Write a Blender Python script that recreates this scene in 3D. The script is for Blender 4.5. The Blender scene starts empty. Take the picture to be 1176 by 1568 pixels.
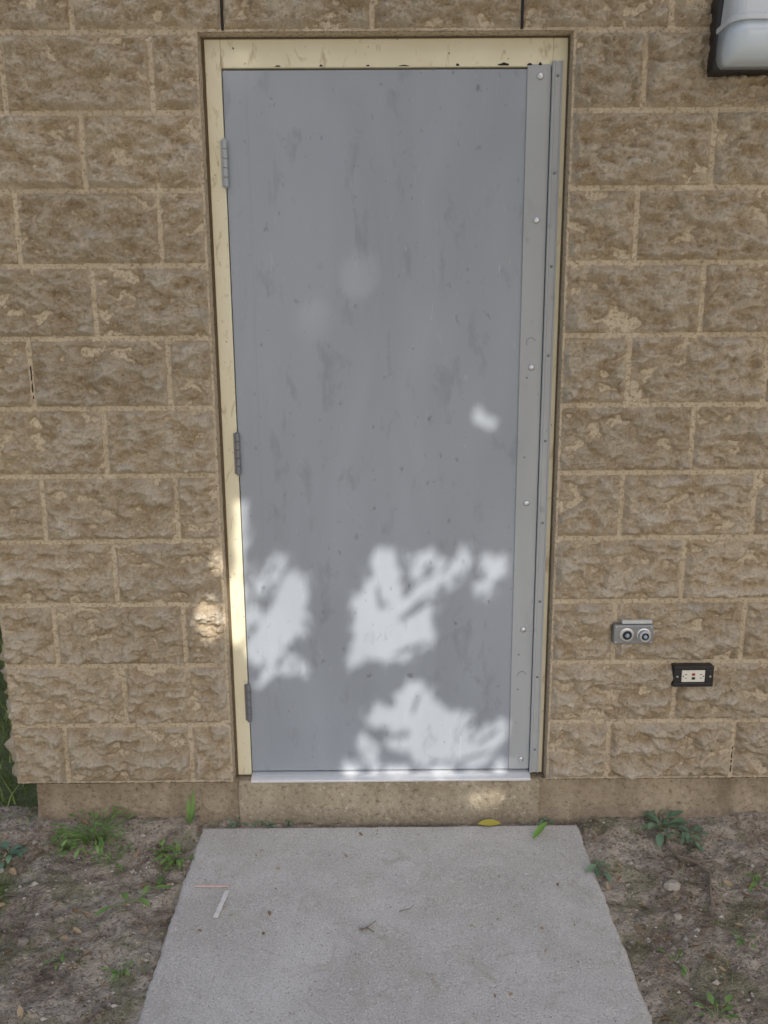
import bpy, math, random
import numpy as np
from math import sin, cos, radians, pi
from mathutils import Vector, Matrix
random.seed(7); rng=np.random.default_rng(11)
scene=bpy.context.scene

# ------------------------------------------------------------ helpers
def link(o,parent=None):
    scene.collection.objects.link(o)
    if parent is not None: o.parent=parent
    return o
def empty(name,loc=(0,0,0)):
    e=bpy.data.objects.new(name,None); e.empty_display_size=.1; e.location=(0,0,0)
    return link(e)
def mesh_obj(name,verts,faces,mat=None,parent=None,smooth=False,cols=None):
    me=bpy.data.meshes.new(name)
    verts=np.asarray(verts,dtype=np.float32)
    if isinstance(faces,np.ndarray):
        n,k=faces.shape
        me.vertices.add(len(verts)); me.vertices.foreach_set("co",verts.ravel())
        me.loops.add(n*k); me.loops.foreach_set("vertex_index",faces.astype(np.int32).ravel())
        me.polygons.add(n); me.polygons.foreach_set("loop_start",np.arange(0,n*k,k,dtype=np.int32))
        me.polygons.foreach_set("loop_total",np.full(n,k,dtype=np.int32))
        me.update(calc_edges=True)
    else:
        me.from_pydata([tuple(v) for v in verts.tolist()],[],faces); me.update()
    if cols is not None:
        a=me.color_attributes.new("Col",'FLOAT_COLOR','POINT')
        c=np.ones((len(verts),4),dtype=np.float32); c[:,:3]=cols
        a.data.foreach_set("color",c.ravel())
    me.validate()
    if smooth: me.polygons.foreach_set("use_smooth",np.ones(len(me.polygons),dtype=bool))
    if mat: me.materials.append(mat)
    return link(bpy.data.objects.new(name,me),parent)
class MB:
    """accumulates boxes / cylinders / quads into one mesh"""
    def __init__(s): s.v=[]; s.f=[]
    def add(s,vs,fs):
        o=len(s.v); s.v+= [tuple(v) for v in vs]; s.f+=[tuple(i+o for i in f) for f in fs]
    def box(s,x0,x1,y0,y1,z0,z1):
        s.add([(x0,y0,z0),(x1,y0,z0),(x1,y1,z0),(x0,y1,z0),(x0,y0,z1),(x1,y0,z1),(x1,y1,z1),(x0,y1,z1)],
              [(0,3,2,1),(4,5,6,7),(0,1,5,4),(1,2,6,5),(2,3,7,6),(3,0,4,7)])
    def lathe(s,c,axis,prof,n=20):
        """prof = [(dist along axis, radius)...]"""
        c=Vector(c); a=Vector(axis).normalized(); u=a.orthogonal().normalized(); w=a.cross(u)
        vs=[];fs=[]
        for d,r in prof:
            for i in range(n):
                t=2*pi*i/n; vs.append(c+a*d+(u*cos(t)+w*sin(t))*r)
        for j in range(len(prof)-1):
            for i in range(n):
                fs.append((j*n+i,j*n+(i+1)%n,(j+1)*n+(i+1)%n,(j+1)*n+i))
        fs.append(tuple(range(n))[::-1]); fs.append(tuple((len(prof)-1)*n+i for i in range(n)))
        s.add(vs,fs)
    def tube(s,pts,rad,n=8):
        pts=[Vector(p) for p in pts]; vs=[];fs=[]
        for k,p in enumerate(pts):
            d=(pts[min(k+1,len(pts)-1)]-pts[max(k-1,0)]).normalized()
            u=d.cross(Vector((.31,.17,.93))).normalized(); w=d.cross(u)
            for i in range(n):
                t=2*pi*i/n; vs.append(p+(u*cos(t)+w*sin(t))*rad[k])
        for j in range(len(pts)-1):
            for i in range(n): fs.append((j*n+i,j*n+(i+1)%n,(j+1)*n+(i+1)%n,(j+1)*n+i))
        fs.append(tuple(range(n))[::-1]); fs.append(tuple((len(pts)-1)*n+i for i in range(n)))
        s.add(vs,fs)
    def obj(s,name,mat,parent=None,bevel=0,smooth=False,seg=2):
        o=mesh_obj(name,s.v,s.f,mat,parent,smooth)
        if bevel:
            m=o.modifiers.new("b",'BEVEL'); m.width=bevel; m.segments=seg; m.limit_method='ANGLE'; m.angle_limit=radians(40)
        return o

# numpy gradient noise
_perm=np.random.default_rng(3).permutation(512).astype(np.int64); _perm=np.concatenate([_perm,_perm])
_ang=np.random.default_rng(5).random(512)*2*pi; _gx=np.cos(_ang); _gy=np.sin(_ang)
def pn(x,y,seed=0):
    x=np.asarray(x)+seed*17.31; y=np.asarray(y)-seed*9.77
    xi=np.floor(x).astype(np.int64); yi=np.floor(y).astype(np.int64); xf=x-xi; yf=y-yi
    u=xf**3*(xf*(xf*6-15)+10); v=yf**3*(yf*(yf*6-15)+10)
    def g(a,b,dx,dy):
        h=_perm[(_perm[a&511]+b)&511]; return _gx[h]*dx+_gy[h]*dy
    n00=g(xi,yi,xf,yf);n10=g(xi+1,yi,xf-1,yf);n01=g(xi,yi+1,xf,yf-1);n11=g(xi+1,yi+1,xf-1,yf-1)
    return ((n00*(1-u)+n10*u)*(1-v)+(n01*(1-u)+n11*u)*v)*1.5
def sstep(a,b,x):
    t=np.clip((x-a)/(b-a),0,1); return t*t*(3-2*t)

# ------------------------------------------------------------ materials
def newmat(name):
    m=bpy.data.materials.new(name); m.use_nodes=True
    nt=m.node_tree; b=nt.nodes["Principled BSDF"]
    return m,nt,b
def N(nt,t,**k):
    n=nt.nodes.new(t)
    for a,v in k.items():
        if a.startswith('i_'): n.inputs[a[2:]].default_value=v
        else: setattr(n,a,v)
    return n
def noise(nt,scale,detail=6,rough=.6,vec=None,dist=0):
    n=N(nt,'ShaderNodeTexNoise'); n.inputs['Scale'].default_value=scale; n.inputs['Detail'].default_value=min(detail,3)
    n.inputs['Roughness'].default_value=rough; n.inputs['Distortion'].default_value=dist
    if vec is not None: nt.links.new(vec,n.inputs['Vector'])
    return n.outputs['Fac']
def ramp(nt,fac,stops,interp='LINEAR'):
    r=N(nt,'ShaderNodeValToRGB'); r.color_ramp.interpolation=interp
    el=r.color_ramp.elements
    while len(el)<len(stops): el.new(.5)
    for e,(p,c) in zip(el,stops):
        e.position=p; e.color=(c,c,c,1) if not hasattr(c,'__len__') else (*c,1)
    nt.links.new(fac,r.inputs[0]); return r.outputs['Color']
def mix(nt,fac,a,b,mode='MIX'):
    m=N(nt,'ShaderNodeMix',data_type='RGBA',blend_type=mode)
    for i,s in ((0,fac),(6,a),(7,b)):
        if isinstance(s,bpy.types.NodeSocket): nt.links.new(s,m.inputs[i])
        else: m.inputs[i].default_value=s if i==0 else (*s,1)
    return m.outputs[2]
def bump(nt,b,h,strength,dist,prev=None):
    n=N(nt,'ShaderNodeBump'); n.inputs['Strength'].default_value=strength; n.inputs['Distance'].default_value=dist
    nt.links.new(h,n.inputs['Height'])
    if prev is not None: nt.links.new(prev,n.inputs['Normal'])
    nt.links.new(n.outputs[0],b.inputs['Normal']); return n.outputs[0]
def coords(nt,scale=(1,1,1)):
    t=N(nt,'ShaderNodeNewGeometry')
    if scale==(1,1,1): return t.outputs['Position']
    m=N(nt,'ShaderNodeMapping'); m.inputs['Scale'].default_value=scale
    nt.links.new(t.outputs['Position'],m.inputs[0]); return m.outputs[0]
def simple(name,col,rough=.5,metal=0,var=.12,scale=30,bmp=0,spec=.5):
    m,nt,b=newmat(name); v=coords(nt)
    f=noise(nt,scale,3,.65,v)
    c=mix(nt,f,tuple(x*(1-var) for x in col),tuple(min(1,x*(1+var)) for x in col))
    nt.links.new(c,b.inputs['Base Color']); b.inputs['Roughness'].default_value=rough
    b.inputs['Metallic'].default_value=metal; b.inputs['Specular IOR Level'].default_value=spec
    if bmp: bump(nt,b,noise(nt,scale*6,3,.6,v),.5,bmp)
    return m

def mat_block():
    m,nt,b=newmat("split_face_block"); v=coords(nt)
    at=N(nt,'ShaderNodeAttribute',attribute_name="Col"); sp=N(nt,'ShaderNodeSeparateColor')
    nt.links.new(at.outputs['Color'],sp.inputs[0])
    fine=noise(nt,140,3,.8,v)
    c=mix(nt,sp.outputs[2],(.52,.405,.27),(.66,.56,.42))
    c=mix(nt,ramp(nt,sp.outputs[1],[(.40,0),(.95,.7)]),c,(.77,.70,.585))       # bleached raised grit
    c=mix(nt,ramp(nt,sp.outputs[1],[(.05,.4),(.33,0)]),c,(.42,.31,.195))       # darker brown in the low relief
    c=mix(nt,ramp(nt,fine,[(.34,.5),(.45,0)]),c,(.22,.165,.11))                # pits
    c=mix(nt,ramp(nt,fine,[(.57,0),(.70,.5)]),c,(.80,.75,.65))                # pale aggregate
    c=mix(nt,1.0,c,ramp(nt,sp.outputs[0],[(0,.88),(1,1.08)]),'MULTIPLY')
    nt.links.new(c,b.inputs['Base Color']); b.inputs['Roughness'].default_value=.93; b.inputs['Specular IOR Level'].default_value=.2
    bump(nt,b,fine,1.,.012)
    return m
def mat_mortar():
    m,nt,b=newmat("mortar"); v=coords(nt)
    f=noise(nt,90,3,.75,v)
    c=mix(nt,f,(.46,.38,.27),(.64,.55,.42))
    c=mix(nt,ramp(nt,f,[(.35,.8),(.5,0)]),c,(.24,.19,.13))
    nt.links.new(c,b.inputs['Base Color']); b.inputs['Roughness'].default_value=.95
    bump(nt,b,f,.9,.006); return m
def mat_found(name,c1,c2,peb):
    m,nt,b=newmat(name); v=coords(nt)
    c=mix(nt,ramp(nt,noise(nt,6,3,.65,coords(nt,(1,1,.5)),.5),[(.35,0),(.66,1)]),c1,c2)
    f=noise(nt,60,3,.78,v)
    c=mix(nt,ramp(nt,f,[(.30,.8),(.46,0)]),c,(.13,.10,.065))
    c=mix(nt,ramp(nt,f,[(.58,0),(.68,peb)]),c,(.58,.53,.44))
    g=N(nt,'ShaderNodeSeparateXYZ'); nt.links.new(v,g.inputs[0])
    ad=N(nt,'ShaderNodeMath',operation='MULTIPLY_ADD'); nt.links.new(f,ad.inputs[0]); ad.inputs[1].default_value=.12; nt.links.new(g.outputs[2],ad.inputs[2])
    mr=N(nt,'ShaderNodeMapRange'); nt.links.new(ad.outputs[0],mr.inputs[0]); mr.inputs[1].default_value=-.10; mr.inputs[2].default_value=-.03; mr.inputs[3].default_value=.7; mr.inputs[4].default_value=0
    c=mix(nt,mr.outputs[0],c,(.20,.165,.125))       # soil splash at grade
    nt.links.new(c,b.inputs['Base Color']); b.inputs['Roughness'].default_value=.92
    bump(nt,b,f,.9,.008); return m
def mat_slab():
    m,nt,b=newmat("broom_concrete"); v=coords(nt)
    c=mix(nt,ramp(nt,noise(nt,3.4,3,.7,v,.5),[(.35,0),(.66,1)]),(.57,.545,.505),(.71,.69,.66))
    f=noise(nt,200,3,.76,v)
    c=mix(nt,ramp(nt,f,[(.56,0),(.66,.85)]),c,(.92,.90,.87))
    c=mix(nt,ramp(nt,f,[(.34,.8),(.43,0)]),c,(.29,.26,.22))
    c=mix(nt,ramp(nt,noise(nt,11,3,.75,v,1.),[(.57,0),(.75,.55)]),c,(.43,.37,.30))
    nt.links.new(c,b.inputs['Base Color']); b.inputs['Roughness'].default_value=.88
    bump(nt,b,f,.9,.004); return m
def mat_soil():
    m,nt,b=newmat("bare_soil"); v=coords(nt)
    at=N(nt,'ShaderNodeAttribute',attribute_name="Col"); sp=N(nt,'ShaderNodeSeparateColor'); nt.links.new(at.outputs['Color'],sp.inputs[0])
    f=noise(nt,80,3,.8,v)
    c=mix(nt,ramp(nt,noise(nt,6,3,.75,v,.6),[(.35,0),(.64,1)]),(.26,.205,.155),(.54,.475,.395))
    c=mix(nt,ramp(nt,f,[(.57,0),(.69,.75)]),c,(.64,.58,.50))
    c=mix(nt,ramp(nt,f,[(.34,.8),(.46,0)]),c,(.10,.075,.05))
    c=mix(nt,sp.outputs[2],c,(.14,.17,.065))
    c=mix(nt,sp.outputs[0],c,mix(nt,f,(.06,.10,.02),(.18,.25,.08)))
    c=mix(nt,sp.outputs[1],c,(.48,.44,.38))  # added pale tone of the unseen far ground, for bounce light
    nt.links.new(c,b.inputs['Base Color']); b.inputs['Roughness'].default_value=.97; b.inputs['Specular IOR Level'].default_value=.1
    bump(nt,b,f,1.,.014); return m
def mat_door(name,base,dirty=1.):
    m,nt,b=newmat(name); v=coords(nt); vs=coords(nt,(1,1,.28))
    d=tuple(x*.86 for x in base)
    c=mix(nt,ramp(nt,noise(nt,3.4,3,.6,vs,.4),[(.35,0),(.66,1)]),d,base)
    c=mix(nt,ramp(nt,noise(nt,15,3,.65,coords(nt,(1,1,.45)),.3),[(.57,0),(.70,.36*dirty)]),c,tuple(x*.52 for x in base))
    c=mix(nt,ramp(nt,noise(nt,24,2,.5,coords(nt,(1.5,1,1))),[(.67,0),(.76,.6*dirty)]),c,tuple(x*.36 for x in base))
    sc=noise(nt,18,3,.8,coords(nt,(5,1,.6)),1.2)
    c=mix(nt,ramp(nt,sc,[(.64,0),(.76,.4*dirty)]),c,(.54,.55,.57))
    nt.links.new(c,b.inputs['Base Color'])
    b.inputs['Roughness'].default_value=.42; b.inputs['Specular IOR Level'].default_value=.45
    bump(nt,b,noise(nt,2.2,1,.5,v),.25,.006); return m
def mat_frame():
    m,nt,b=newmat("cream_frame_paint"); v=coords(nt); vs=coords(nt,(1,1,.4))
    c=mix(nt,noise(nt,6,3,.6,v),(.66,.60,.42),(.78,.74,.57))
    c=mix(nt,ramp(nt,noise(nt,26,3,.75,vs,.6),[(.58,0),(.70,.6)]),c,(.38,.28,.15))
    c=mix(nt,ramp(nt,noise(nt,55,3,.75,v,.3),[(.68,0),(.71,1)]),c,(.06,.045,.035))
    nt.links.new(c,b.inputs['Base Color']); b.inputs['Roughness'].default_value=.5
    return m
M_block=mat_block(); M_mortar=mat_mortar()
M_found=mat_found("foundation_parge",(.24,.19,.13),(.42,.345,.25),.3)
M_sill=mat_found("sill_concrete",(.28,.235,.165),(.46,.40,.30),.8)
M_slab=mat_slab(); M_soil=mat_soil()
M_door=mat_door("door_paint",(.335,.37,.42)); M_strip=mat_door("guard_paint",(.41,.435,.455),.5)
M_frame=mat_frame()
M_alu=simple("mill_aluminium",(.90,.91,.93),.35,.6,.06,60)
M_galv=simple("galvanised_steel",(.62,.64,.66),.38,.85,.2,40)
M_steel=simple("grey_steel_plate",(.28,.29,.30),.5,.5,.25,50)
M_hinge=simple("hinge_paint",(.20,.205,.22),.45,.3,.3,80)
M_dark=simple("dark_gap",(.02,.018,.015),.9)
M_caulk=simple("aged_sealant",(.16,.12,.075),.85,0,.4,60)
M_black=simple("black_plastic",(.018,.018,.02),.45,0,.3,60)
M_ivory=simple("ivory_plastic",(.74,.72,.64),.4,0,.06,60)
M_red=simple("red_button",(.35,.03,.02),.4); M_label=simple("label_tape",(.55,.57,.56),.5,0,.15,60)
M_blue=simple("blue_grey_cap",(.30,.40,.50),.35,.3,.15,60)
M_bronze=simple("bronze_housing",(.05,.045,.042),.5,.4,.2,30)
M_lens=simple("frosted_lens",(.60,.68,.76),.22,0,.05,8)
M_lens2=simple("fixture_grey_body",(.60,.64,.68),.4,0,.06,12)
def mat_leafy(name,c1,c2,rough=.55,sc=25):
    m,nt,b=newmat(name); oi=N(nt,'ShaderNodeNewGeometry')
    c=mix(nt,oi.outputs['Random Per Island'],c1,c2)
    nt.links.new(c,b.inputs['Base Color']); b.inputs['Roughness'].default_value=rough; return m
M_leaf=mat_leafy("tree_leaf",(.05,.10,.02),(.11,.17,.045))
M_weed=mat_leafy("weed_leaf",(.11,.22,.05),(.26,.40,.13),.5)
M_weedb=mat_leafy("blueish_weed_leaf",(.11,.20,.13),(.22,.34,.20),.5)
M_grass=mat_leafy("grass_blade",(.10,.17,.04),(.27,.34,.12),.6)
M_fresh=mat_leafy("fresh_fallen_leaf",(.22,.45,.08),(.26,.48,.10),.4)
M_yel=mat_leafy("yellow_fallen_leaf",(.45,.38,.06),(.48,.42,.08),.5)
M_dry=mat_leafy("dry_leaf",(.20,.12,.06),(.46,.35,.22),.8)
M_straw=simple("white_paper_strip",(.84,.83,.80),.6,0,.06,90)
M_straw2=simple("pink_paper_strip",(.76,.58,.53),.6,0,.2,90)
M_twig=simple("twig_bark",(.22,.18,.14),.9,0,.35,120)
M_bark=simple("tree_bark",(.11,.085,.06),.95,0,.4,14,.02)
M_peb=mat_leafy("pebble",(.22,.19,.16),(.60,.55,.48),.85)
M_coping=simple("metal_coping",(.20,.15,.10),.5,.2)

# ------------------------------------------------------------ building
bld=empty("concrete_block_building")
CH=.2032; HX=.513; CX=-1.225; RX=5.2; ROWS=16
def relief(X,Z,seed):
    wx=X+.008*pn(X*24,Z*24,seed+5); wz=Z+.007*pn(X*22,Z*28,seed+6)
    a=pn(wx*8,wz*14,seed)+.75*pn(wx*20,wz*36,seed+1)
    t=a*3.4+pn(X*34,Z*34,seed+9)*.45; fl=np.floor(t); fr=t-fl
    ter=(fl+sstep(.62,1.,fr))/3.4                      # broken ledges
    r=.65*ter+.35*a
    t2=(pn(wx*38,wz*60,seed+2)+.5*pn(wx*85,wz*120,seed+12))*2.6; f2=np.floor(t2); r2=(f2+sstep(.5,1,t2-f2))/2.6
    return .0210*r+.0078*r2+.0048*pn(X*85,Z*125,seed+3)+.0024*pn(X*190,Z*230,seed+4)
def block(x0,x1,z0,z1,step,seed,xf):
    nx=max(3,int((x1-x0)/step)+1); nz=max(3,int((z1-z0)/step)+1)
    X,Zz=np.meshgrid(np.linspace(x0,x1,nx),np.linspace(z0,z1,nz))
    d=np.minimum(np.minimum(X-x0,x1-X),np.minimum(Zz-z0,z1-Zz))
    en=.004+.008*(pn(X*45,Zz*45,seed+8)+.3)
    e=sstep(0,1,(d-np.clip(en,0,.008)*.5)/np.clip(.008+en,.004,.02))
    r=relief(X,Zz,seed)
    tilt=((seed*0.618)%1-.5)*.010*(X-(x0+x1)/2)/.2
    h=e*(.015+r+tilt)+.0012*pn(X*90,Zz*90,seed); h=np.maximum(h,-.003)
    h[0,:]=-.014;h[-1,:]=-.014;h[:,0]=-.014;h[:,-1]=-.014
    P=xf(X.ravel(),h.ravel(),Zz.ravel())
    idx=np.arange(nx*nz).reshape(nz,nx)
    F=np.stack([idx[:-1,:-1],idx[:-1,1:],idx[1:,1:],idx[1:,:-1]],-1).reshape(-1,4)
    tone=(math.sin(seed*12.9898)*43758.5453)%1
    big=.5+.9*pn(X*1.3,Zz*1.3,77)
    mid=.5+1.1*pn(X*14,Zz*22,31)+.6*pn(X*37,Zz*50,32)+.4*pn(X*90,Zz*110,33)
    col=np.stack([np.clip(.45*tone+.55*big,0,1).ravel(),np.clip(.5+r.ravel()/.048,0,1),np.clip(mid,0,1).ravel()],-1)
    return P,F,col
VS=[];FS=[];CS=[];off=0
J=.0038
def addb(x0,x1,z0,z1,step,seed,xf):
    global off
    if x1-x0<.03: return
    P,F,c=block(x0+J,x1-J,z0+J,z1-J,step,seed,xf); VS.append(P);FS.append(F+off);CS.append(c);off+=len(P)
front=lambda a,h,z:np.stack([a,-h,z],-1)
side=lambda a,h,z:np.stack([CX-h,-a,z],-1)
sd=1
for k in range(ROWS):
    z0,z1=k*CH,(k+1)*CH
    if k<11:
        lj=[CX,-1.05,-.644,-HX] if k%2==0 else [CX,-.847,-HX]
        s=.711 if k%2==0 else .914
        rj=[HX]+list(np.arange(s,RX,.4064))+[RX]
        segs=[lj,rj]
    else:
        s=-.85 if k%2 else -1.053
        segs=[[CX]+list(np.arange(s,RX,.4064))+[RX]]
    for js in segs:
        for a,b in zip(js[:-1],js[1:]):
            hi = (k<=11 and a<1.15)
            addb(a,b,z0,z1,.0038 if hi else .014,sd,front); sd+=1
    js=[-5.0]+list(np.arange(-4.8+(k%2)*.2032,-.12,.4064))+[.0]
    for a,b in zip(js[:-1],js[1:]): addb(a,b,z0,z1,.014,sd,side); sd+=1
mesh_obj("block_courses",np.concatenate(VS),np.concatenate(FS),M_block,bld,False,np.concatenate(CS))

def sheet(name,x0,x1,z0,z1,step,fn,mat,parent):
    nx=int((x1-x0)/step)+2; nz=int((z1-z0)/step)+2
    X,Zz=np.meshgrid(np.linspace(x0,x1,nx),np.linspace(z0,z1,nz))
    P=fn(X.ravel(),Zz.ravel()); idx=np.arange(nx*nz).reshape(nz,nx)
    F=np.stack([idx[:-1,:-1],idx[:-1,1:],idx[1:,1:],idx[1:,:-1]],-1).reshape(-1,4)
    return mesh_obj(name,P,F,mat,parent,True)
H=ROWS*CH
def mort(X,Z): return np.stack([X,.0008+.0026*pn(X*60,Z*60,3)+.0016*pn(X*160,Z*160,4),Z],-1)
for nm,a,b,c,d in (("mortar_left",CX+.006,-HX,0,11*CH),("mortar_right",HX,1.5,0,11*CH),("mortar_head",CX+.006,1.5,11*CH,12*CH)):
    sheet(nm,a,b,c,d,.006,mort,M_mortar,bld)
mb=MB()
mb.box(CX+.008,-HX,.008,.2,0,11*CH); mb.box(HX,RX,.008,.2,0,11*CH); mb.box(CX+.008,RX,.008,.2,11*CH,H)
mb.box(CX+.008,CX+.2,.2,5,0,H); mb.obj("wall_core",M_mortar,bld)
mb=MB(); mb.box(CX-.03,RX,-.04,5,H,H+.05); mb.obj("roof_coping",M_coping,bld,.005)
def jamb(sx):
    def fn(Y,Z): return np.stack([sx*(HX-.0008-.001*pn(Y*60,Z*40,7)),Y,Z],-1)
    return fn
sheet("left_reveal",-.001,.12,0,11*CH,.01,jamb(-1),M_mortar,bld); sheet("right_reveal",-.001,.12,0,11*CH,.01,jamb(1),M_mortar,bld)
def fnd(y,a): return lambda X,Z:np.stack([X,y-a*(pn(X*9,Z*9,3)+.6*pn(X*30,Z*30,4)+.35*pn(X*80,Z*80,6))-.012*sstep(-.06,-.16,Z),Z],-1)
sheet("foundation_left",-1.17,-.497,-.45,-.003,.005,fnd(.022,.006),M_found,bld)
sheet("foundation_right",.492,3.,-.45,-.003,.006,fnd(.016,.005),M_found,bld)
sheet("sill_face",-.497,.492,-.45,-.004,.005,lambda X,Z:np.stack([X,.004-.003*(pn(X*8,Z*8,13)+.6*pn(X*30,Z*30,14)+.4*pn(X*80,Z*80,15))-.005*sstep(-.05,-.13,Z)+.008*sstep(-.014,-.004,Z),Z],-1),M_sill,bld)
mb=MB(); mb.box(-1.165,-.5,.03,4.9,-.5,-.004); mb.box(.5,RX,.03,4.9,-.5,-.004); mb.box(-.5,.5,.013,.3,-.5,-.0035); mb.obj("foundation_core",M_found,bld)
mb=MB()
for x in (-.443,.370): mb.box(x-.0035,x+.0035,-.007,.01,11*CH+.003,11*CH+.17)
mb.box(-1.052,-1.048,.0,.01,6*CH+.03,6*CH+.13) ; mb.box(1.116,1.1195,.0,.01,.02,.11)
mb.box(-1.2,-.52,.004,.02,-.004,.006); mb.box(.52,2.5,.004,.02,-.004,.006)  # dark strips stand in for the shadow under the first course
mb.obj("open_joints_and_base_shade",M_dark,bld,.001)

# ---- frame
mb=MB()
FY=.036
mb.box(-.503,-.4585,FY,.16,.004,2.229)
mb.box(.4655,.506,FY,.16,.004,2.229)
mb.box(-.4585,.4655,FY,.16,2.156,2.229)
mb.obj("door_frame",M_frame,bld,.0025)
mb=MB()
mb.box(-.5125,-.503,FY+.006,.1,0,2.231); mb.box(.506,.5125,FY+.006,.1,0,2.231); mb.box(-.5125,.5125,FY+.004,.1,2.229,2.2345)
mb.obj("frame_sealant",M_caulk,bld,.001)
# chipped, rusty spots on the head
mb=MB(); r=random.Random(3)
for x,w,h in ((.33,.035,.007),(.20,.012,.005),(-.18,.010,.004),(.43,.010,.008),(-.30,.02,.003),(.05,.03,.003),(-.05,.012,.004),(.40,.016,.006)):
    pts=[(x+w*.5*cos(a)*r.uniform(.6,1.1),FY-.0006,2.1585+max(0,h*(.3+sin(a)*r.uniform(.5,1.)))) for a in [i*2*pi/11 for i in range(11)]]
    mb.add(pts+[(p[0],FY+.001,p[2]) for p in pts],[tuple(range(11))[::-1]]+[(i,(i+1)%11,11+(i+1)%11,11+i) for i in range(11)])
mb.obj("paint_chips",M_dark,bld)
mb=MB(); mb.box(-.4584,.4654,.075,.11,.0,2.155); mb.obj("door_stop_shadow_gap",M_dark,bld)
# ---- door
dr=empty("metal_door"); dr.parent=bld
mb=MB(); mb.box(-.4555,.4575,.040,.074,.016,2.151); mb.obj("door_leaf",M_door,dr,.0015)
mb=MB(); mb.box(-.392,-.3905,.0394,.042,.02,2.148); mb.box(-.4555,-.453,.0392,.042,.02,2.148); mb.obj("seam",M_door,dr)
mb=MB(); mb.box(.395,.4615,.0355,.0398,.018,2.162); mb.obj("cover_plate",M_strip,dr,.0012)
mb=MB()
mb.box(.463,.4925,.0295,.0352,.008,2.168)
mb.tube([(.4665,.0285,.008),(.4665,.0285,2.168)],[.0042,.0042],12)
mb.box(.4875,.492,.026,.0295,.008,2.168)
mb.obj("latch_guard_strip",M_strip,dr,.001,False)
mb=MB()
for x,z in ((.431,2.131),(.432,1.749),(.430,1.331),(.428,.917),(.430,.505),(.434,.053)):
    mb.lathe((x,.0355,z),(0,-1,0),[(0,.0095),(.0012,.0095),(.003,.0085),(.0045,.006),(.0052,.001)],20)
mb.obj("carriage_bolts",M_galv,dr,0,True)
mb=MB()
for i in range(9):
    z=2.13-i*.255; mb.lathe((.479,.0295,z),(0,-1,0),[(0,.0042),(.001,.004),(.002,.002)],10)
for z in (.42,.30,1.06,1.30): mb.lathe((.418,.0355,z),(0,-1,0),[(0,.003),(.001,.002)],8)
mb.obj("small_screws",M_hinge,dr,0,True)
def ring(c,r,w,a0,a1,mb,n=28):
    pts=[(c[0]+r*cos(radians(a0+(a1-a0)*i/n)),c[1],c[2]+r*sin(radians(a0+(a1-a0)*i/n))) for i in range(n+1)]
    mb.tube(pts,[w]*(n+1),5)
mb=MB(); ring((.427,.0352,1.404),.0135,.0009,20,215,mb); ring((.430,.0352,.349),.0135,.0009,10,190,mb)
mb.obj("lock_cutout_edges",M_hinge,dr)
for z0,z1,mt in ((1.843,1.969,M_strip),(1.015,1.140,M_hinge),(.200,.326,M_hinge)):
    mb=MB(); L=(z1-z0)/5
    for i in range(5):
        mb.lathe((-.457,.030,z0+i*L+.0006),(0,0,1),[(0,.0068),(.0008,.0075),(L-.002,.0075),(L-.0012,.0068)],16)
    mb.lathe((-.457,.030,z0-.004),(0,0,1),[(0,.003),(.001,.005),(.004,.005)],12)
    mb.lathe((-.457,.030,z1),(0,0,1),[(0,.005),(.003,.005),(.004,.003)],12)
    mb.box(-.470,-.459,.0345,.037,z0,z1)
    mb.obj("hinge",mt,dr,0,False)
mb=MB()
for i in range(34):
    x=random.uniform(-.40,.36); z=abs(random.gauss(.55,.35))+.05; a=random.uniform(0,pi); l=random.uniform(.01,.06)
    if z>1.6: continue
    c=random.uniform(-.01,.01)
    mb.tube([(x,.0399,z),(x+l*.5*cos(a)+c,.0399,z+l*.5*sin(a)),(x+l*cos(a),.0399,z+l*sin(a)-c)],[.0002,.00045,.0002],4)
mb.obj("scratches",M_strip,dr)
mb=MB()
prof=[(-.004,-.003),(-.004,.004),(.006,.009),(.018,.0125),(.060,.0125),(.060,-.003)]
vs=[(x,y,z) for x in (-.4555,.462) for y,z in prof]; n=len(prof)
mb.add(vs,[tuple(range(n))[::-1],tuple(range(n,2*n))]+[(i,(i+1)%n,n+(i+1)%n,n+i) for i in range(n)])
mb.obj("aluminium_threshold",M_alu,dr,.001)

# ------------------------------------------------------------ wall light
wl=empty("wall_light")
def loft(mb,secs):
    vs=[];fs=[]
    for z,x0,x1,yf,yb,r in secs:
        pts=[]
        for cx,cy,a0 in ((x0+r,yf+r,180),(x1-r,yf+r,270)):
            for i in range(7):
                a=radians(a0+90*i/6); pts.append((cx+r*cos(a),cy+r*sin(a),z))
        pts+= [(x1,yb,z),(x0,yb,z)]
        vs+=pts
    m=16
    for j in range(len(secs)-1):
        for i in range(m): fs.append((j*m+i,j*m+(i+1)%m,(j+1)*m+(i+1)%m,(j+1)*m+i))
    fs.append(tuple(range(m))[::-1]); fs.append(tuple((len(secs)-1)*m+i for i in range(m)))
    mb.add(vs,fs)
lx0,lx1=.880,1.235
mb=MB(); loft(mb,[(2.115,lx0+.006,lx1-.006,-.044,.0,.012),(2.121,lx0+.002,lx1,-.050,.0,.015),(2.45,lx0+.002,lx1,-.050,.0,.015),(2.456,lx0+.006,lx1-.004,-.045,.0,.012)])
mb.obj("housing",M_bronze,wl,0,False)
mb=MB(); loft(mb,[(2.118,lx0+.02,lx1-.02,-.10,-.048,.02),(2.124,lx0+.012,lx1-.012,-.125,-.048,.035),(2.145,lx0+.006,lx1-.006,-.142,-.048,.045),(2.175,lx0+.006,lx1-.006,-.150,-.048,.045),(2.205,lx0+.008,lx1-.008,-.147,-.048,.045)])
mb.obj("lens",M_lens,wl,0,True)
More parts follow.
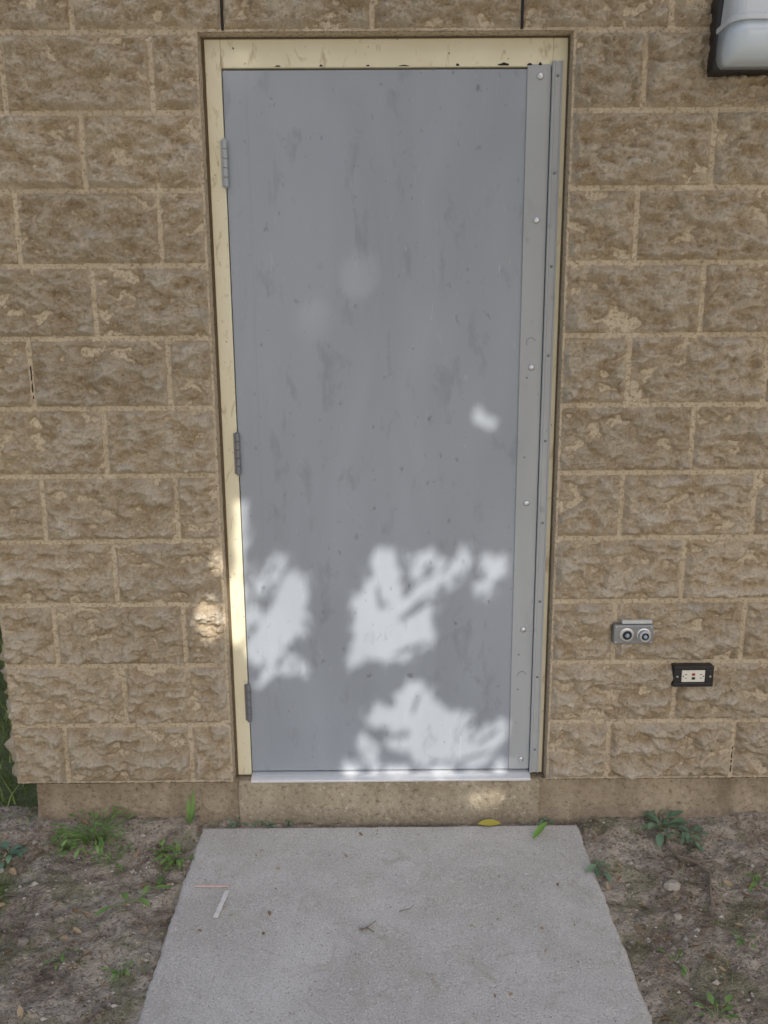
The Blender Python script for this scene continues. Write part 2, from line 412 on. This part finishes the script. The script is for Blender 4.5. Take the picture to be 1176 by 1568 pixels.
mb=MB(); loft(mb,[(2.205,lx0+.002,lx1-.002,-.153,-.048,.045),(2.217,lx0+.002,lx1-.002,-.153,-.048,.045),(2.225,lx0+.012,lx1-.012,-.140,-.048,.04),(2.36,lx0+.022,lx1-.022,-.115,-.048,.035),(2.42,lx0+.03,lx1-.03,-.09,-.048,.03)])
mb.obj("upper_shell",M_lens2,wl,.001,False)

# ------------------------------------------------------------ connector plate
kp=empty("metal_connector_plate")
mb=MB(); mb.box(.701,.826,-.030,.004,.478,.540); mb.obj("plate",M_steel,kp,.004)
mb=MB()
for x in (.706,.821):
    for z in (.484,.534): mb.lathe((x+(.003 if x<.75 else -.003),-.030,z),(0,-1,0),[(0,.003),(.0012,.002)],8)
mb.obj("plate_screws",M_galv,kp)
mb=MB()
mb.lathe((.741,-.030,.509),(0,-1,0),[(0,.022),(.003,.022),(.004,.019),(.007,.019),(.007,.015),(.0035,.0145)],26)
mb.lathe((.794,-.030,.508),(0,-1,0),[(0,.022),(.003,.022),(.004,.019),(.016,.018),(.018,.016),(.018,.012),(.010,.012)],26)
mb.obj("connector_rings",M_galv,kp,0,False)
mb=MB(); mb.lathe((.741,-.033,.509),(0,-1,0),[(0,.0145),(.0015,.0145)],20); mb.lathe((.794,-.040,.508),(0,-1,0),[(0,.012),(.001,.012)],20)
mb.obj("connector_bores",M_black,kp)
mb=MB(); mb.lathe((.741,-.034,.509),(0,-1,0),[(0,.0075),(.007,.0065),(.008,.004)],16); mb.lathe((.794,-.040,.508),(0,-1,0),[(0,.007),(.012,.006),(.013,.003)],16)
mb.obj("connector_pins",M_blue,kp,0,True)
mb=MB(); mb.box(.728,.822,-.022,-.001,.5415,.553); mb.obj("label_strip",M_label,kp,.001)

# ------------------------------------------------------------ outlet
go=empty("electrical_outlet")
mb=MB()
x0,x1,z0,z1=.898,1.024,.333,.402; fx0,fx1,fz0,fz1=.923,.999,.347,.389
mb.box(x0,x1,-.030,.004,z0,fz0); mb.box(x0,x1,-.030,.004,fz1,z1); mb.box(x0,fx0,-.030,.004,fz0,fz1); mb.box(fx1,x1,-.030,.004,fz0,fz1)
mb.obj("outlet_box",M_black,go,.002)
mb=MB(); mb.box(fx0+.001,fx1-.001,-.027,.003,fz0+.001,fz1-.001); mb.obj("receptacle_face",M_ivory,go,.002)
mb=MB()
for cx in (.937,.985):
    s=1 if cx>.96 else -1
    mb.box(cx-.004,cx+.004,-.0276,-.020,.3725,.3745); mb.box(cx-.003,cx+.003,-.0276,-.020,.3605,.3625)
    mb.lathe((cx+s*.0075,-.0260,.3675),(0,-1,0),[(0,.0022),(.0016,.0022)],10)
mb.box(.956,.966,-.0285,-.025,.3570,.3650); mb.obj("outlet_slots",M_black,go)
mb=MB(); mb.box(.956,.966,-.0285,-.025,.3700,.3780); mb.obj("reset_button",M_red,go,.0006)
mb=MB()
for x in (.909,1.013): mb.lathe((x,-.030,.368),(0,-1,0),[(0,.0035),(.0012,.003)],10)
mb.obj("cover_screws",M_galv,go)

# ------------------------------------------------------------ walkway
def slabz(Y): return -.150+.050*np.minimum(Y+.02,0)
XS=np.concatenate([[-.620,-.6195,-.618,-.613],np.linspace(-.606,.606,230),[.613,.618,.6195,.620]])
YS=np.concatenate([np.linspace(-5.5,-1.2,80),np.linspace(-1.19,-.03,230),[-.025,-.022,-.0205,-.02]])
X,Y=np.meshgrid(XS,YS); ex=np.minimum(.620-np.abs(X),np.abs(Y+.02))
wob=.0045*pn(Y*9,Y*0+.5,3)+.003*pn(Y*40,Y*0,4)
Zs=slabz(Y)+.0012*pn(X*5,Y*5,2)+.0008*pn(X*60,Y*40,3)-.012*(1-sstep(0,.010,ex))**2
Zs[:,0]-=.12;Zs[:,-1]-=.12;Zs[-1,:]-=.12
idx=np.arange(X.size).reshape(X.shape)
F=np.stack([idx[:-1,:-1],idx[:-1,1:],idx[1:,1:],idx[1:,:-1]],-1).reshape(-1,4)
Xw=X+np.where(np.abs(X)>.55,wob,0)
mesh_obj("concrete_walkway",np.stack([Xw.ravel(),Y.ravel(),Zs.ravel()],-1),F,M_slab,None,True)

# ------------------------------------------------------------ ground
def gz(X,Y):
    near=np.exp(-np.maximum(0,np.abs(Y)+np.maximum(0,np.abs(X)-1.5)-1.6)*1.2)
    z=-.162+.045*np.clip(Y,-6,0)
    z=z+.012*pn(X*1.7,Y*1.7,1)+near*(.010*pn(X*7,Y*7,2)+.008*pn(X*22,Y*22,3)+.0065*np.abs(pn(X*55,Y*55,4))+.004*pn(X*130,Y*130,5))
    under=(np.abs(X)<.60)&(Y<-.04)
    z=np.where(under,z-.05,z)
    e=np.abs(np.abs(X)-.62); z=np.where((Y<0)&(e<.05)&(np.abs(X)>.60),np.minimum(z,slabz(Y)-.006),z)
    z=z+.022*sstep(-.16,.0,Y)*sstep(.2,.0,np.abs(Y))*(np.abs(X)>.63)
    return z
gx=np.concatenate([[-300,-120,-50,-25,-14,-9,-6,-4.5,-3.5,-3,-2.6,-2.3,-2.1],np.arange(-2,-1.35,.03),np.arange(-1.35,1.45,.0065),np.arange(1.45,2.4,.03),[2.5,2.8,3.2,4,5,7,10,16,30,60,120,300]])
gy=np.concatenate([[-300,-120,-50,-25,-14,-9,-6,-4.5,-3.5,-3,-2.5,-2.2,-1.9,-1.7,-1.5,-1.35,-1.25,-1.15,-1.08],np.arange(-1.03,.12,.0065),np.arange(.15,1.2,.05),[1.5,2,3,4,6,9,15,30,80,300]])
X,Y=np.meshgrid(gx,gy); Z=gz(X,Y)
idx=np.arange(X.size).reshape(X.shape)
F=np.stack([idx[:-1,:-1],idx[:-1,1:],idx[1:,1:],idx[1:,:-1]],-1).reshape(-1,4)
gr=np.clip(sstep(-1.02,-1.25,X+.25*pn(X*3,Y*3,8)+.1*pn(X*14,Y*14,9))*sstep(-.1,-.3,Y)*sstep(-2.5,-1.5,Y)+((Y>.1)&(X<0))*.8,0,1)
gr2=sstep(-2.2,-3.2,Y)  # unseen ground behind the camera, paled to bounce sunlight onto the wall
moss=.4*sstep(.15,.4,pn(X*8,Y*8,51)+.5*pn(X*25,Y*25,52))
mesh_obj("ground",np.stack([X.ravel(),Y.ravel(),Z.ravel()],-1),F,M_soil,None,True,np.stack([gr.ravel(),gr2.ravel(),moss.ravel()],-1))
def g1(x,y): 
    z=float(gz(np.array([x]),np.array([y]))[0])
    if abs(x)<.615 and y<-.02: z=float(slabz(np.array([y]))[0])+.001
    return z

# ------------------------------------------------------------ small leaves / plants
def leafmesh(mb,base,dirv,up,L,W,curl=.3,fold=.25,seg=5):
    base=Vector(base); d=Vector(dirv).normalized(); u=Vector(up); s=d.cross(u).normalized(); u=s.cross(d)
    vs=[]
    for i in range(seg+1):
        t=i/seg; w=W*.5*(math.sin(pi*min(1,t*.93+.04))**.8)
        c=base+d*(L*t)-u*(curl*L*t*t)
        vs+= [c-s*w+u*(fold*w),c,c+s*w+u*(fold*w)]
    fs=[]
    for i in range(seg):
        a=i*3; fs+=[(a,a+1,a+4,a+3),(a+1,a+2,a+5,a+4)]
    mb.add(vs,fs)
def weed(name,x,y,n,L,W,mat,h=.04,spread=1.,seed=0):
    r=random.Random(seed); mb=MB(); z=g1(x,y)
    for i in range(n):
        a=r.uniform(0,2*pi); rr=r.uniform(0,1)**.7*spread*h
        hz=z+r.uniform(.15,1)*h; p=(x+rr*cos(a),y+rr*sin(a),hz)
        el=r.uniform(-.1,.7); l=L*r.uniform(.55,1.15)
        mb.tube([(x+rr*.3*cos(a),y+rr*.3*sin(a),z-.005),((x+p[0])/2,(y+p[1])/2,(z+hz)/2+.004),p],[.0012,.001,.0007],4)
        leafmesh(mb,p,(cos(a),sin(a),el),(0,0,1),l,W*l/L,r.uniform(.1,.6))
    return mb.obj(name,mat,None,0,True)
weed("weed_plant",-.95,-.075,95,.024,.012,M_weed,.065,1.8,1)
weed("weed_plant",-1.03,-.11,24,.022,.011,M_weed,.035,1.5,2)
weed("weed_plant",-.86,-.17,20,.020,.010,M_weed,.03,1.8,41)
weed("weed_plant",-.668,-.18,26,.024,.013,M_weed,.040,1.1,3)
weed("weed_plant",-.72,-.13,12,.022,.011,M_weed,.03,1.2,23)
weed("weed_plant",-1.194,-.147,14,.034,.018,M_weedb,.03,1.2,4)
weed("weed_plant",.885,-.045,24,.042,.022,M_weedb,.040,1.3,5)
weed("weed_plant",.955,-.09,14,.036,.019,M_weedb,.03,1.4,6)
weed("weed_plant",.635,-.235,8,.040,.020,M_weedb,.025,1.2,7)
weed("weed_plant",.78,-.75,12,.026,.014,M_weed,.03,1.4,8)
weed("weed_plant",-.70,-.60,14,.020,.010,M_weed,.03,1.2,9)
weed("weed_plant",-1.10,-.66,12,.028,.014,M_weed,.03,1.3,10)
weed("weed_plant",1.08,-.30,10,.022,.012,M_weed,.02,1.6,44)
weed("weed_plant",.74,-.58,8,.018,.009,M_weed,.02,1.6,45)
weed("weed_plant",-.88,-.55,8,.018,.009,M_weed,.02,1.8,46)
weed("weed_plant",.95,-.52,8,.018,.009,M_weed,.02,1.8,47)
for i,(x,s) in enumerate(((-.432,.02),(-.40,.015),(-.34,.02),(.52,.012),(-.50,.02))):
    weed("weed_plant",x,-.008,6,.022,.012,M_weedb,s,1.3,30+i)
mb=MB()
for a,l,e in ((2.0,.09,1.5),(1.2,.11,1.2),(.4,.07,1.0),(3.4,.06,.9),(5.0,.06,.7)):
    leafmesh(mb,(-.655,-.035,g1(-.655,-.035)+.01),(cos(a),sin(a),e*1.6),(cos(a+.1),sin(a),.2),l,.014,.3)
mb.obj("weed_plant",M_weed,None,0,True)
mb=MB()
b=(-.80,-.37); mb.tube([(b[0],b[1],g1(*b)+.012),(-.74,-.35,g1(-.74,-.35)+.012),(-.68,-.28,g1(-.68,-.28)+.015)],[.0014,.0012,.0008],5)
for x,y,a,l in ((-.80,-.38,3.9,.05),(-.76,-.36,2.2,.05),(-.73,-.35,5.6,.05),(-.72,-.34,1.5,.05),(-.70,-.31,.2,.05),(-.69,-.29,1.6,.045)):
    leafmesh(mb,(x,y,g1(x,y)+.016),(cos(a),sin(a),.15),(0,0,1),l,.017,.25)
mb.obj("weed_plant",M_weed,None,0,True)
mb=MB(); r=random.Random(5)
def blade(x,y,h,w=.0022):
    z=g1(x,y); a=r.uniform(0,2*pi); b=h*r.uniform(.3,1.1); q=a+1.57
    vs=[]
    for t in (0,.5,1):
        cx=x+b*t*t*cos(a); cy=y+b*t*t*sin(a); cz=z-.003+h*t; ww=w*(1-t*.85)
        vs+=[(cx-ww*cos(q),cy-ww*sin(q),cz),(cx+ww*cos(q),cy+ww*sin(q),cz)]
    mb.add(vs,[(0,1,3,2),(2,3,5,4)])
for i in range(3600):
    x=r.uniform(-1.9,-.95); y=r.uniform(-.95,-.12)
    if r.random()<max(0,(-x-1.0)/.35): blade(x,y,r.uniform(.010,.03),.0014)
for cx,cy,n,s in ((-.68,-.20,40,.03),(-.92,-.10,70,.08),(-.68,-.60,50,.05),(.63,-.24,20,.03),(.85,-.06,40,.07),(-1.12,-.66,70,.06),(.66,-.5,35,.04),(.66,-.78,16,.03),(.9,-.68,26,.06),(-.85,-.8,30,.05),(1.1,-.3,50,.1),(-1.2,.02,40,.05),(1.0,-.5,30,.1),(-.9,-.5,30,.1)):
    for i in range(n):
        bx=cx+r.gauss(0,s)
        if abs(bx)>.63: blade(bx,cy+r.gauss(0,s*.6),r.uniform(.010,.035),.0012)
for i in range(3500):
    x=r.uniform(-3.2,-1.28); y=r.uniform(-.1,2.6); blade(x,y,r.uniform(.04,.13),.004)
mb.obj("grass",M_grass)
mb=MB(); r=random.Random(9)
for i in range(4200):
    a=r.uniform(0,2*pi); q=r.random()**.4; el=r.uniform(-1,1)
    x=-2.3+.85*q*cos(a)*math.sqrt(1-el*el*.8); y=2.5+1.1*q*sin(a)*math.sqrt(1-el*el*.8); z=.55+.8*q*el
    if z<-.1: continue
    leafmesh(mb,(x,y,z),(r.gauss(0,1),r.gauss(0,1),r.gauss(0,.6)),(0.1,0.1,1),.07,.04,.3,.2,2)
for i in range(7):
    a=i*.9; mb.tube([(-2.3,2.5,-.2),(-2.3+.2*cos(a),2.5+.2*sin(a),.3),(-2.3+.6*cos(a),2.5+.6*sin(a),.9)],[.02,.014,.004],6)
mb.obj("shrub",M_leaf)
mb=MB(); leafmesh(mb,(.455,-.105,g1(.45,-.1)+.006),(.062,.040,.03),(-.25,.2,1),.070,.032,-.15,.35,8); mb.obj("green_fallen_leaf",M_fresh,None,0,True)
mb=MB(); leafmesh(mb,(.29,-.028,-.142),(1,.12,.02),(0,-.35,1),.075,.026,.1,.2,8); mb.obj("yellow_fallen_leaf",M_yel,None,0,True)
def strip(name,p,q,w,mat,lift=.0,base=.002):
    p=Vector((*p,g1(*p)+base));q=Vector((*q,g1(*q)+base+lift)); d=(q-p).normalized(); s=d.cross(Vector((0,0,1)))*w/2; m=MB()
    vs=[]; n=8
    for i in range(n+1):
        c=p.lerp(q,i/n)+Vector((0,0,.002*sin(i*1.1)**2)); vs+=[c-s,c+s,c+s*.9+Vector((0,0,.0012)),c-s*.9+Vector((0,0,.0012))]
    fs=[(0,3,2,1),(n*4,n*4+1,n*4+2,n*4+3)]
    for i in range(n):
        for k in range(4): a=i*4+k; b=i*4+(k+1)%4; fs.append((a,b,b+4,a+4))
    m.add(vs,fs); return m.obj(name,mat)
strip("paper_strip",(-.578,-.302),(-.479,-.306),.010,M_straw2,.002,.003); strip("paper_strip",(-.480,-.322),(-.492,-.435),.014,M_straw,.006)
mb=MB()
def tw(pts,r0): mb.tube([(x,y,g1(x,y)+.006+(dz)) for x,y,dz in pts],[r0*(1-.6*i/len(pts)) for i in range(len(pts))],6)
tw([(.885,-.09,.0),(.872,-.14,.01),(.89,-.19,.012),(.93,-.225,.008),(.955,-.27,.006),(.93,-.33,.004),(.912,-.39,0)],.007)
tw([(.93,-.225,.008),(.98,-.21,.01),(1.01,-.225,.004)],.0035)
tw([(.02,-.415,0),(.05,-.41,.004),(.062,-.40,.008)],.0014); tw([(-.085,-.485,0),(-.06,-.47,.004),(-.045,-.455,.004)],.002)
tw([(-.09,-.478,0),(-.065,-.482,.004),(-.05,-.49,.0)],.0025)
rr=random.Random(21)
for i in range(120):
    sx=rr.choice((-1,1)); x=sx*rr.uniform(.66,1.35); y=rr.uniform(-1.0,-.02); a=rr.uniform(0,pi); l=rr.uniform(.02,.07)
    tw([(x,y,0),(x+l*.5*cos(a),y+l*.5*sin(a),rr.uniform(0,.006)),(x+l*cos(a+.3),y+l*sin(a+.3),0)],rr.uniform(.0008,.002))
mb.obj("twigs",M_twig)
mb=MB()
for i in range(300):
    if rr.random()<.88: x=rr.choice((-1,1))*rr.uniform(.63,1.35); y=rr.uniform(-1.0,.0)
    else: x=rr.uniform(-.58,.58); y=rr.uniform(-.95,-.03)
    l=rr.uniform(.008,.03)*(1 if abs(x)>.62 else .6); a=rr.uniform(0,6.28)
    leafmesh(mb,(x,y,g1(x,y)+.004),(cos(a),sin(a),rr.uniform(-.05,.25)),(rr.gauss(0,.3),rr.gauss(0,.3),1),l,l*rr.uniform(.3,.7),rr.uniform(-.3,.5),.3,3)
for i in range(110):
    x=rr.uniform(-.59,.59); y=rr.uniform(-.95,-.03); l=rr.uniform(.003,.008); a=rr.uniform(0,6.28)
    leafmesh(mb,(x,y,g1(x,y)+.001),(cos(a),sin(a),.1),(0,0,1),l,l*.5,0,.3,2)
mb.obj("leaf_litter",M_dry)
mb=MB()
for i in range(1100):
    x=rr.choice((-1,1))*rr.uniform(.62,1.4); y=rr.uniform(-1.02,.0); s=rr.uniform(.0015,.006)*(1 if rr.random()<.93 else 2)
    z=g1(x,y)+s*.2; o=[]
    for d in ((1,0,0),(-1,0,0),(0,1,0),(0,-1,0),(0,0,1),(0,0,-1)): k=s*rr.uniform(.6,1.3); o.append((x+d[0]*k,y+d[1]*k,z+d[2]*k*.7))
    mb.add(o,[(0,2,4),(2,1,4),(1,3,4),(3,0,4),(2,0,5),(1,2,5),(3,1,5),(0,3,5)])
for x,y,s in ((.826,-.315,.022),(.80,-.43,.012),(-1.0,-.5,.015)):
    z=g1(x,y)+s*.3; o=[]
    for j in range(3):
        for i in range(8):
            a=i*pi/4; k=s*rr.uniform(.8,1.15)*(1,.95,.55)[j]; o.append((x+k*cos(a)*1.1,y+k*sin(a)*.8,z+(-.4,.15,.5)[j]*s))
    f=[(j*8+i,j*8+(i+1)%8,(j+1)*8+(i+1)%8,(j+1)*8+i) for j in range(2) for i in range(8)]+[tuple(range(16,24))]
    mb.add(o,f)
mb.obj("pebbles",M_peb,None,0,False)

# ------------------------------------------------------------ sun + shading tree
EL=radians(40); AZ=radians(12)
S=np.array([sin(AZ)*cos(EL),-cos(AZ)*cos(EL),sin(EL)])
# gaps in the crown, given as where their sun flecks land on the wall plane (x,z,rx,rz,rot)
G=[(-.477,.609,.024,.115,0),(-.459,.85,.006,.13,0),(-.561,.556,.034,.058,0),(-.530,.74,.010,.035,0),(-.300,.645,.040,.085,-10),(-.33,.57,.055,.050,0),(-.375,.505,.066,.044,38),(-.421,.464,.026,.028,0),
(-.303,.420,.036,.014,12),(-.385,.392,.016,.010,30),(-.402,.682,.006,.026,-20),(-.37,.725,.006,.038,-30),(-.345,.750,.010,.034,-25),
(-.005,.750,.030,.050,0),(.012,.668,.030,.028,0),(-.076,.600,.009,.052,8),(-.045,.62,.012,.060,-10),
(-.041,.549,.056,.054,0),(-.012,.476,.090,.026,-8),(.092,.530,.052,.028,0),(-.091,.450,.020,.018,0),(.065,.628,.085,.013,28),(.07,.592,.07,.010,14),(.195,.735,.015,.034,-20),(.138,.694,.06,.009,32),
(.235,.765,.008,.026,-35),(.113,.756,.040,.008,50),(.332,.750,.010,.032,20),(.354,.730,.007,.024,-20),(.303,.682,.026,.005,10),
(.300,1.211,.034,.007,-32),(.285,1.228,.008,.008,10),
(.008,.234,.054,.028,-10),(.093,.286,.020,.058,0),(.060,.27,.011,.050,10),(.130,.25,.012,.060,-8),(.147,.187,.068,.052,0),(.222,.186,.050,.056,0),
(.061,.140,.050,.014,0),(.147,.110,.068,.016,0),(.345,.182,.048,.012,42),(.350,.148,.042,.011,38),(.300,.150,.050,.011,32),(.270,.115,.062,.011,26),(.288,.080,.040,.008,10),(.180,.046,.036,.009,0),(-.122,.046,.012,.020,0),
(-.046,.084,.010,.024,30),(.033,.045,.030,.008,0),(.375,.056,.009,.016,0),(-.078,.154,.018,.006,20),
(.325,-.066,.055,.022,5)]
GF=[(1.045,1.537,.010,.014,0),(.962,1.744,.010,.008,0),(.936,1.289,.014,.016,0),(1.109,.909,.030,.036,0),(.83,-.50,.012,.012,0)]
# leaflets of overhanging fronds that cut dark fingers into the gaps: (x0,z0,x1,z1,width)
BL=[(-.028,.70,-.020,.60,.013),(.03,.568,.15,.640,.020),(.01,.450,.15,.505,.014),(-.43,.67,-.36,.60,.018),(-.25,.465,-.34,.485,.015),
(.080,.24,.112,.335,.013),(.245,.18,.315,.262,.012),(.285,.128,.385,.205,.012),(.21,.070,.37,.122,.012),(-.08,.20,.03,.168,.016),
(.15,.665,.07,.61,.010),(.17,.72,.22,.79,.012),(.055,.66,.14,.73,.012),(-.34,.78,-.385,.70,.012)]
res=.004; mx=np.arange(-1.6,1.6,res); mz=np.arange(-1.2,2.6,res); MX,MZ=np.meshgrid(mx,mz)
wX=MX+.005*pn(MX*38,MZ*38,1)+.004*pn(MX*90,MZ*90,2); wZ=MZ+.005*pn(MX*38,MZ*38,3)+.004*pn(MX*90,MZ*90,4)
def metric(L,pad):
    met=np.full(MX.shape,9.)
    for x,z,a,b,rot in L:
        c,s=cos(radians(rot)),sin(radians(rot)); dx=wX-x; dz=wZ-z
        u=(dx*c+dz*s)/(a+pad); v=(-dx*s+dz*c)/(b+pad); met=np.minimum(met,u*u+v*v)
    return met
fa=np.where(MX<-.2,radians(115),np.where(MZ<.36,radians(60)-MX*.9,radians(40)))+.5*pn(MX*7,MZ*7,21)
perp=-MX*np.sin(fa)+MZ*np.cos(fa); fing=np.sin(perp/.044*2*pi+2.0*pn(MX*9,MZ*9,22))
door=(MX>-.44)&(MX<.45)&(MZ>0)&(MZ<.95)
core=metric(G,.003)<1
halo=door&(metric(G,.034)<1)&(fing>-.1)
level=np.zeros(MX.shape,int); level[halo]=1; level[core]=2
levF=np.zeros(MX.shape,int); levF[metric(GF,0)<1]=2
def hit(P,lev):
    t=P[...,1]/S[1]; wx=P[...,0]-S[0]*t; wz=P[...,2]-S[2]*t
    i=np.round((wx-mx[0])/res).astype(int); j=np.round((wz-mz[0])/res).astype(int)
    ok=(i>=0)&(i<len(mx))&(j>=0)&(j<len(mz))
    return np.where(ok,lev[np.clip(j,0,len(mz)-1),np.clip(i,0,len(mx)-1)],0)
def leaves(x0,x1,z0,z1,sp,L,layers,y0,y1,lev,keep=.0,hk=.3,hole=None):
    out=[]
    for l in range(layers):
        a,b=np.meshgrid(np.arange(x0,x1,sp),np.arange(z0,z1,sp)); n=a.size
        wx=a.ravel()+rng.uniform(-.6,.6,n)*sp; wz=b.ravel()+rng.uniform(-.6,.6,n)*sp
        yy=y0+(y1-y0)*rng.random(n); t=yy/S[1]
        C=np.stack([wx+S[0]*t,yy,wz+S[2]*t],-1)
        nr=S+rng.normal(0,.33,(n,3)); nr/=np.linalg.norm(nr,axis=1,keepdims=True)
        q=rng.normal(0,1,(n,3)); u=np.cross(nr,q); u/=np.linalg.norm(u,axis=1,keepdims=True); w=np.cross(nr,u)
        Ls=L*rng.uniform(.7,1.25,n)[:,None]
        shp=[(-.5,0),(-.22,.27),(.12,.26),(.5,0),(.12,-.26),(-.22,-.27)]
        V=np.stack([C+u*Ls*p+w*Ls*q2+nr*Ls*(-.10*abs(q2)*2) for p,q2 in shp],1)
        lv=hit(C,lev)
        for k in range(6): lv=np.maximum(lv,np.maximum(hit(V[:,k],lev),np.maximum(hit((V[:,k]+V[:,(k+1)%6])/2,lev),hit((V[:,k]+C)/2,lev))))
        rn=rng.random(n)
        ok=((lv==0)|((lv==1)&(rn<hk))|((lv==2)&(rn<keep)))&(C[:,2]>.7)
        if hole: ok&=~((wx>hole[0])&(wx<hole[1])&(wz>hole[2])&(wz<hole[3]))
        out.append(V[ok])
    return np.concatenate(out)
nb=(-.78,.68,-.22,1.45)
hole=(nb[0]+.10,nb[1]-.10,nb[2]+.08,nb[3]-.10)
LV=[leaves(*nb,.042,.075,4,-2.6,-3.7,level,0,.22),leaves(*nb,.022,.030,5,-2.5,-3.1,level,.001,.32)]
LV.append(leaves(-4.6,4.6,-1.25,3.5,.105,.19,4,-7.5,-10.,levF,.20,0,hole))
out=[]
br=random.Random(4)
for x0,z0,x1,z1,wd in BL:
    y=-2.5-.15*br.random(); t=y/S[1]
    A=np.array([x0,0,z0])+S*t; B=np.array([x1,0,z1])+S*t; d=(B-A); s=np.cross(S,d); s/=np.linalg.norm(s)
    A=A+S*br.uniform(-.03,.03)
    out.append(np.stack([A,A+.3*d+s*wd*.5,A+.7*d+s*wd*.45,B,A+.7*d-s*wd*.45,A+.3*d-s*wd*.5]))
LV.append(np.array(out))
LV=np.concatenate(LV); n=len(LV)
tree=empty("shade_tree")
mesh_obj("crown_leaves",LV.reshape(-1,3),np.arange(n*6).reshape(n,6),M_leaf,tree)
mb=MB()
mb.tube([(-2.9,-6.0,-.5),(-2.85,-6.0,.2),(-2.8,-5.95,1.6),(-2.7,-5.8,3.2),(-2.4,-5.5,4.6),(-2.0,-5.6,5.8)],[.30,.22,.19,.17,.14,.09],14)
for e,m2 in (((.1,-3.3,3.9),(-1.0,-4.5,4.6)),((3.2,-7.8,8.2),(.8,-6.8,7.2)),((-3.8,-8.4,8.8),(-3.1,-7.2,6.0)),((2.0,-8.6,9.2),(0,-7.2,7.8)),((-2.6,-9.3,8.6),(-2.5,-7.2,6.8))):
    mb.tube([(-2.5,-5.6,4.3),m2,e],[.09,.05,.012],8)
mb.obj("trunk_and_limbs",M_bark,tree,0,True)

# ------------------------------------------------------------ light
w=bpy.data.worlds.new("World"); scene.world=w; w.use_nodes=True; nt=w.node_tree
bg=nt.nodes['Background']; sky=nt.nodes.new('ShaderNodeTexSky'); sky.sky_type='NISHITA'; sky.sun_disc=False
sky.sun_elevation=EL; sky.sun_rotation=radians(168); sky.air_density=1; sky.dust_density=3; sky.ozone_density=.6
nt.links.new(sky.outputs[0],bg.inputs[0]); bg.inputs[1].default_value=.15
sl=bpy.data.lights.new("sun",'SUN'); sl.energy=5; sl.angle=radians(.5); sl.color=(1,.94,.85)
so=link(bpy.data.objects.new("sun",sl)); so.rotation_euler=Vector(tuple(S)).to_track_quat('Z','Y').to_euler()

# ------------------------------------------------------------ camera
p,yaw,roll=.202,.0036,-.0066
Fw=Vector((sin(yaw)*cos(p),cos(yaw)*cos(p),-sin(p))); R=Vector((cos(yaw),-sin(yaw),0)); U=R.cross(Fw)
R2=R*cos(roll)+U*sin(roll); U2=-R*sin(roll)+U*cos(roll)
cd=bpy.data.cameras.new("camera"); cd.sensor_fit='HORIZONTAL'; cd.sensor_width=36; cd.lens=1220/1176*36; cd.clip_start=.05; cd.clip_end=1000
co=link(bpy.data.objects.new("camera",cd))
mw=Matrix((( R2.x,U2.x,-Fw.x,-.022),(R2.y,U2.y,-Fw.y,-2.385),(R2.z,U2.z,-Fw.z,1.388),(0,0,0,1))); co.matrix_world=mw
scene.camera=co
scene.view_settings.view_transform='Standard'; scene.view_settings.look='None'; scene.view_settings.exposure=0
